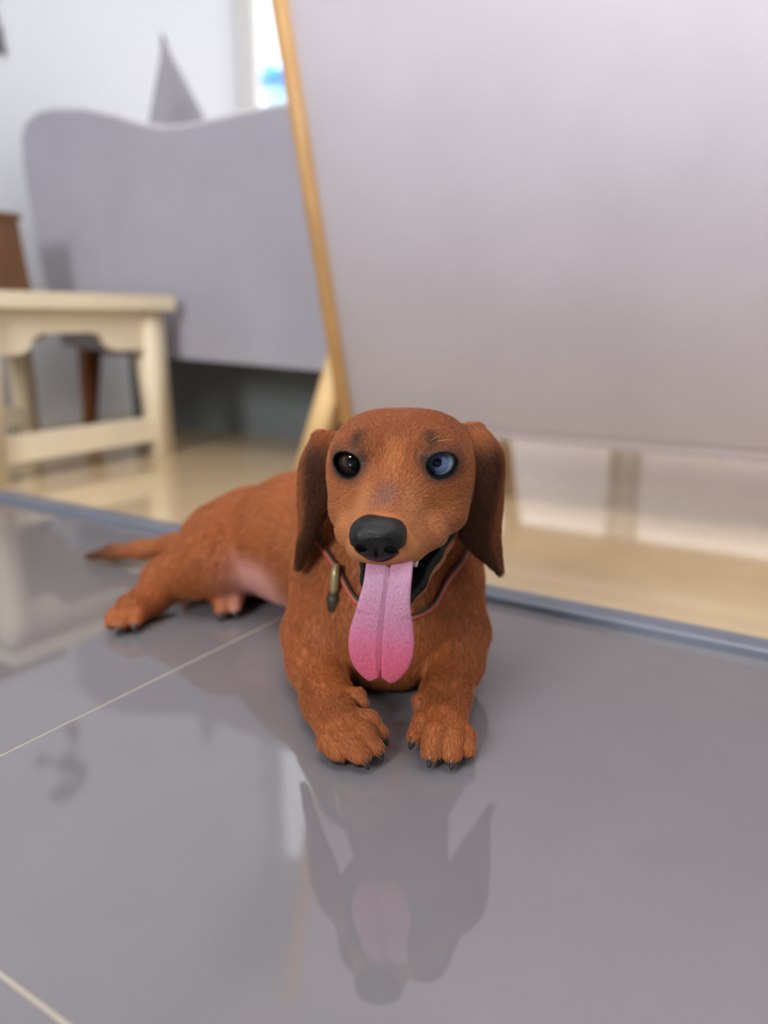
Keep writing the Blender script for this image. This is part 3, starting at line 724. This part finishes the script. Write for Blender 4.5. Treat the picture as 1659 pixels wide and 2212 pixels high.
for s in (-1, 1):
    dn = sM(dn, -le((.1245, s*.0088, -.0085), (.006, .0036, .0030)), .0015)
    dn = sM(dn, -le((.1200, s*.0140, -.0105), (.006, .0050, .0013)), .0015)
dn = sM(dn, -le((.1275, 0, -.0150), (.006, .0006, .0075)), .0012)
NV, NF = surface_nets(dn.astype(np.float32), NYa, NX, NZ)
NVw = H(.0005, -.0022, -.0042)+NV[:, :1]*HF+NV[:, 1:2]*HR+NV[:, 2:]*HU
fa, fb, fc_ = NVw[NF[:, 0]], NVw[NF[:, 1]], NVw[NF[:, 2]]
if (np.cross(fb-fa, fc_-fa)*(fa-NVw.mean(0))).sum() < 0: NF = NF[:, ::-1].copy()
nose_m = mat('nose_leather', (7, 7, 7), .27, .33, 0, 20, .30, 1400)
dlink('nose', mesh_np('nose', NVw, NF), nose_m, label='black nose')

# ---- tongue
TL = [  # centre px-free: x, y, z of the midline, half width
    (.0060, .520, .1505, .0150), (.0050, .490, .1515, .0150), (.0040, .470, .1500, .0150), (.0030, .4600, .1445, .0150), (.0020, .4565, .1370, .0152),
    (.0005, .4545, .1270, .0166), (-.0005, .4535, .1160, .0190), (-.0015, .4530, .1050, .0208), (-.0020, .4530, .0950, .0206), (-.0022, .4535, .0860, .0180), (-.0022, .4545, .0790, .0135), (-.0022, .4560, .0745, .0090)]
TL = np.array(TL); nS, nT = 90, 120
s = np.linspace(0, len(TL)-1, nS); i0 = np.clip(np.floor(s).astype(int), 0, len(TL)-2); t = (s-i0)[:, None]
p0, p1, p2, p3 = TL[np.maximum(i0-1, 0)], TL[i0], TL[i0+1], TL[np.minimum(i0+2, len(TL)-1)]
CL = .5*(2*p1+(p2-p0)*t+(2*p0-5*p1+4*p2-p3)*t**2+(3*p1-p0-3*p2+p3)*t**3)
tg = np.gradient(CL[:, :3], axis=0); tg /= np.linalg.norm(tg, axis=1, keepdims=True)
wv = np.tile(HR, (nS, 1)); wv -= tg*(wv*tg).sum(1, keepdims=True); wv /= np.linalg.norm(wv, axis=1, keepdims=True); nr = np.cross(wv, tg)
vs, fs = [], []
ang = np.linspace(0, 2*np.pi, nT, endpoint=False)
for a in range(nS):
    q = a/(nS-1); th = .0042*(1-.45*ss(np.array([q]), .6, 1.0)[0]); wd = CL[a, 3]
    for k in range(nT):
        c_, s_ = math.cos(ang[k]), math.sin(ang[k]); x = math.copysign(abs(c_)**.75, c_)
        h = math.copysign(abs(s_)**.9, s_)*th
        gr = math.exp(-(x*wd/.0009)**2)*.0042
        curl = .0035*abs(x)**3*(1 if a < nS*.5 else .4)
        tipx = -0.0075*max(0, q-.93)/.07*math.exp(-(x*wd/.0035)**2) if q > .93 else 0
        P = CL[a, :3]+wv[a]*x*wd+nr[a]*(h+gr*(h < 0)-curl*.5)+tg[a]*tipx
        vs.append(P)
for a in range(nS-1):
    for k in range(nT): fs.append((a*nT+k, a*nT+(k+1) % nT, (a+1)*nT+(k+1) % nT, (a+1)*nT+k))
fs.append(tuple(range(nT))[::-1]); fs.append(tuple((nS-1)*nT+k for k in range(nT)))
tme = bpy.data.meshes.new('tongue'); tme.from_pydata([tuple(v) for v in vs], [], fs)
tcol = np.zeros((nS*nT, 4)); tcol[:, 3] = 1
for a in range(nS):
    q = ss(np.array([CL[a, 2]]), .138, .080)[0]; c1, c2, c3 = lin((180, 130, 156)), lin((188, 110, 140)), lin((206, 88, 116))
    cc = c1*(1-q*2)+c2*q*2 if q < .5 else c2*(2-2*q)+c3*(2*q-1); tcol[a*nT:(a+1)*nT, :3] = cc
ta = tme.attributes.new('coat', 'FLOAT_COLOR', 'POINT'); ta.data.foreach_set('color', tcol.astype(np.float32).ravel())
tm = bpy.data.materials.new('tongue_flesh'); tm.use_nodes = True; nt = tm.node_tree; b = nt.nodes['Principled BSDF']
a_ = nt.nodes.new('ShaderNodeAttribute'); a_.attribute_name = 'coat'; tc = nt.nodes.new('ShaderNodeTexCoord'); mp = nt.nodes.new('ShaderNodeMapping'); mp.inputs['Scale'].default_value = (1.0, .5, .30)
nt.links.new(tc.outputs['Object'], mp.inputs[0]); vo = nt.nodes.new('ShaderNodeTexVoronoi'); vo.inputs['Scale'].default_value = 1700; nt.links.new(mp.outputs[0], vo.inputs['Vector'])
rm = nt.nodes.new('ShaderNodeMapRange'); rm.inputs[1].default_value = .1; rm.inputs[2].default_value = .8; rm.inputs[3].default_value = 1.10; rm.inputs[4].default_value = .74; nt.links.new(vo.outputs['Distance'], rm.inputs[0])
mx = nt.nodes.new('ShaderNodeMix'); mx.data_type = 'RGBA'; mx.blend_type = 'MULTIPLY'; mx.inputs[0].default_value = 1
nt.links.new(a_.outputs['Color'], mx.inputs[6]); nt.links.new(rm.outputs[0], mx.inputs[7]); nt.links.new(mx.outputs[2], b.inputs['Base Color'])
bp = nt.nodes.new('ShaderNodeBump'); bp.inputs['Strength'].default_value = .5; bp.inputs['Distance'].default_value = .0006; bp.invert = True
nt.links.new(vo.outputs['Distance'], bp.inputs['Height']); nt.links.new(bp.outputs[0], b.inputs['Normal'])
b.inputs['Roughness'].default_value = .45; b.inputs['Subsurface Weight'].default_value = .15; b.inputs['Subsurface Radius'].default_value = (.004, .0015, .0015); b.inputs['Subsurface Scale'].default_value = .5
dlink('tongue', tme, tm, label='long pink tongue')

# ---- tooth, claws, whiskers
lip = H(.0985, .0195, -.0300)
bm = bmesh.new(); bmesh.ops.create_cone(bm, cap_ends=True, segments=12, radius1=.0030, radius2=.0012, depth=.0075, matrix=Matrix.Translation(lip+HU*-.0025) @ Matrix.Rotation(math.pi, 4, 'X'))
tme2 = bpy.data.meshes.new('tooth'); bm.to_mesh(tme2); bm.free(); dlink('tooth', tme2, mat('tooth_enamel', (226, 206, 200), .25, .5))
claw_m = mat('claw_horn', (40, 37, 38), .3, .6, .1, 300)
for c, d, r in CLAWS:
    pts = [c-d*.003, c+d*.001+np.array([0, 0, .0005]), c+d*.0038-np.array([0, 0, .0012]), c+d*.0058-np.array([0, 0, .0036])]
    for p in pts: p[2] = max(p[2], .0030)
    dlink('claw', tube_mesh('claw', pts, [.0034, .0035, .0027, .0010], 10), claw_m)
wm = mat('whisker_hair', (40, 28, 22), .4, .4); wp = mat('pale_whisker_hair', (205, 170, 135), .4, .4)
def whisker(p, d, L, m, bend=.25):
    d = d/np.linalg.norm(d); pts = [p+d*L*t+np.array([0, 0, -bend*L*t*t]) for t in (0, .35, .7, 1)]
    dlink('whisker', tube_mesh('whisker', pts, [.00016, .00014, .0001, .00004], 5), m)
for k in range(9):
    f, u = .070+.006*(k % 5), -.014-.006*(k % 3); whisker(H(f, .0275-.0012*(k % 5), u), HR*1.0-HF*.55+HU*(-.35+.1*(k % 3)), .012+.003*(k % 3), wm)
for k in range(6):
    f, u = .074+.006*(k % 4), -.014-.005*(k % 3); whisker(H(f, -.0268+.0012*(k % 4), u), -HR*.8-HF*.6+HU*(-.2), .008+.002*(k % 3), wm)
for q in (0, 2): whisker(H(.050, .024+.002*q, .034), HR*(.6+.2*q)+HU*(.5-.1*q)+HF*.3, .012, wp, .05)

# ---- collar: strap running round the neck where a tilted plane cuts the body field
cc = np.array([.010, .612, .116]); e1 = np.array([.993, 0, -.12]); e2 = np.array([0, -.78, -.62]); e2 /= np.linalg.norm(e2)
def Dat(P):
    ix = [np.clip(np.searchsorted(G, P[:, k])-1, 0, len(G)-2) for k, G in enumerate((GX, GY, GZ))]
    t = [(P[:, k]-G[ix[k]])/(G[ix[k]+1]-G[ix[k]]) for k, G in enumerate((GX, GY, GZ))]; o = 0
    for a in (0, 1):
        for b_ in (0, 1):
            for c in (0, 1):
                o = o+D[ix[0]+a, ix[1]+b_, ix[2]+c]*(t[0] if a else 1-t[0])*(t[1] if b_ else 1-t[1])*(t[2] if c else 1-t[2])
    return o
def ring(cc, e1, e2, n=120, lift=.0035, rmax=.10):
    fi = np.linspace(0, 2*np.pi, n, endpoint=False); dr_ = np.cos(fi)[:, None]*e1+np.sin(fi)[:, None]*e2; rr = np.full(n, .03)
    for st_ in np.arange(.03, rmax, .0008):
        ins = Dat(cc+dr_*st_) < 0; rr = np.where(ins & (st_-rr < .0012), st_, rr)
    for _ in range(6): rr = np.maximum(rr, .5*(np.roll(rr, 1)+np.roll(rr, -1))) if _ < 3 else .25*np.roll(rr, 1)+.5*rr+.25*np.roll(rr, -1)
    return cc+dr_*(rr+lift)[:, None]
def strap(name, C_, ctr, axis_n, wd, th, m, parent, label=None):
    n = len(C_); vs, fs = [], []
    for p in C_:
        o_ = p-ctr; o_ /= np.linalg.norm(o_)
        for a, b_ in ((-1, -.5), (-.8, .7), (0, 1), (.8, .7), (1, -.5), (.8, -1), (-.8, -1)): vs.append(tuple(p+axis_n*a*wd/2+o_*b_*th/2))
    for i in range(n):
        for k in range(7): fs.append((i*7+k, i*7+(k+1) % 7, ((i+1) % n)*7+(k+1) % 7, ((i+1) % n)*7+k))
    me = bpy.data.meshes.new(name); me.from_pydata(vs, [], fs)
    bm = bmesh.new(); bm.from_mesh(me); bmesh.ops.recalc_face_normals(bm, faces=bm.faces); bm.to_mesh(me); bm.free()
    return dlink(name, me, m, True, label, parent)
R1 = ring(cc, e1, e2); nrm = np.cross(e1, e2)
leather = mat('collar_leather', (168, 84, 62), .5, .4, .08, 60, .2, 500); dkl = mat('collar_edge', (44, 32, 24), .5, .4)
collar = strap('collar', R1, cc, nrm, .0076, .0032, leather, None, 'narrow reddish leather collar')
R1b = ring(cc, e1, e2, lift=.0026)
strap('edging', R1b, cc, nrm, .0112, .0024, dkl, collar, 'dark edging')
# buckle bar and cord toggle on the image-left of the neck
k = int(np.argmin(np.abs(R1[:, 0]-(-.036))+np.where(R1[:, 1] < .60, 0, 1))); bp0 = R1[k]
brass = mat('dull_brass', (150, 134, 98), .4, .5, metal=.5); drk = mat('dark_toggle', (46, 38, 24), .5, .4)
o_ = bp0-cc; o_ /= np.linalg.norm(o_)
b0 = bp0+o_*.0045+np.array([0, -.002, 0])
dlink('buckle', tube_mesh('buckle', [b0+np.array([.0012, .002, .013]), b0+np.array([.0005, -.001, .004]), b0+np.array([0, -.002, -.006]), b0+np.array([-.001, -.002, -.013])], [.0030, .0036, .0036, .0028], 12), brass, True, 'dull brass bar', collar)
dlink('toggle', tube_mesh('toggle', [b0+np.array([-.001, -.001, -.011]), b0+np.array([-.001, -.0015, -.015]), b0+np.array([0, -.0015, -.024]), b0+np.array([.001, 0, -.031])], [.0042, .0064, .0064, .0040], 14), drk, True, 'dark toggle', collar)
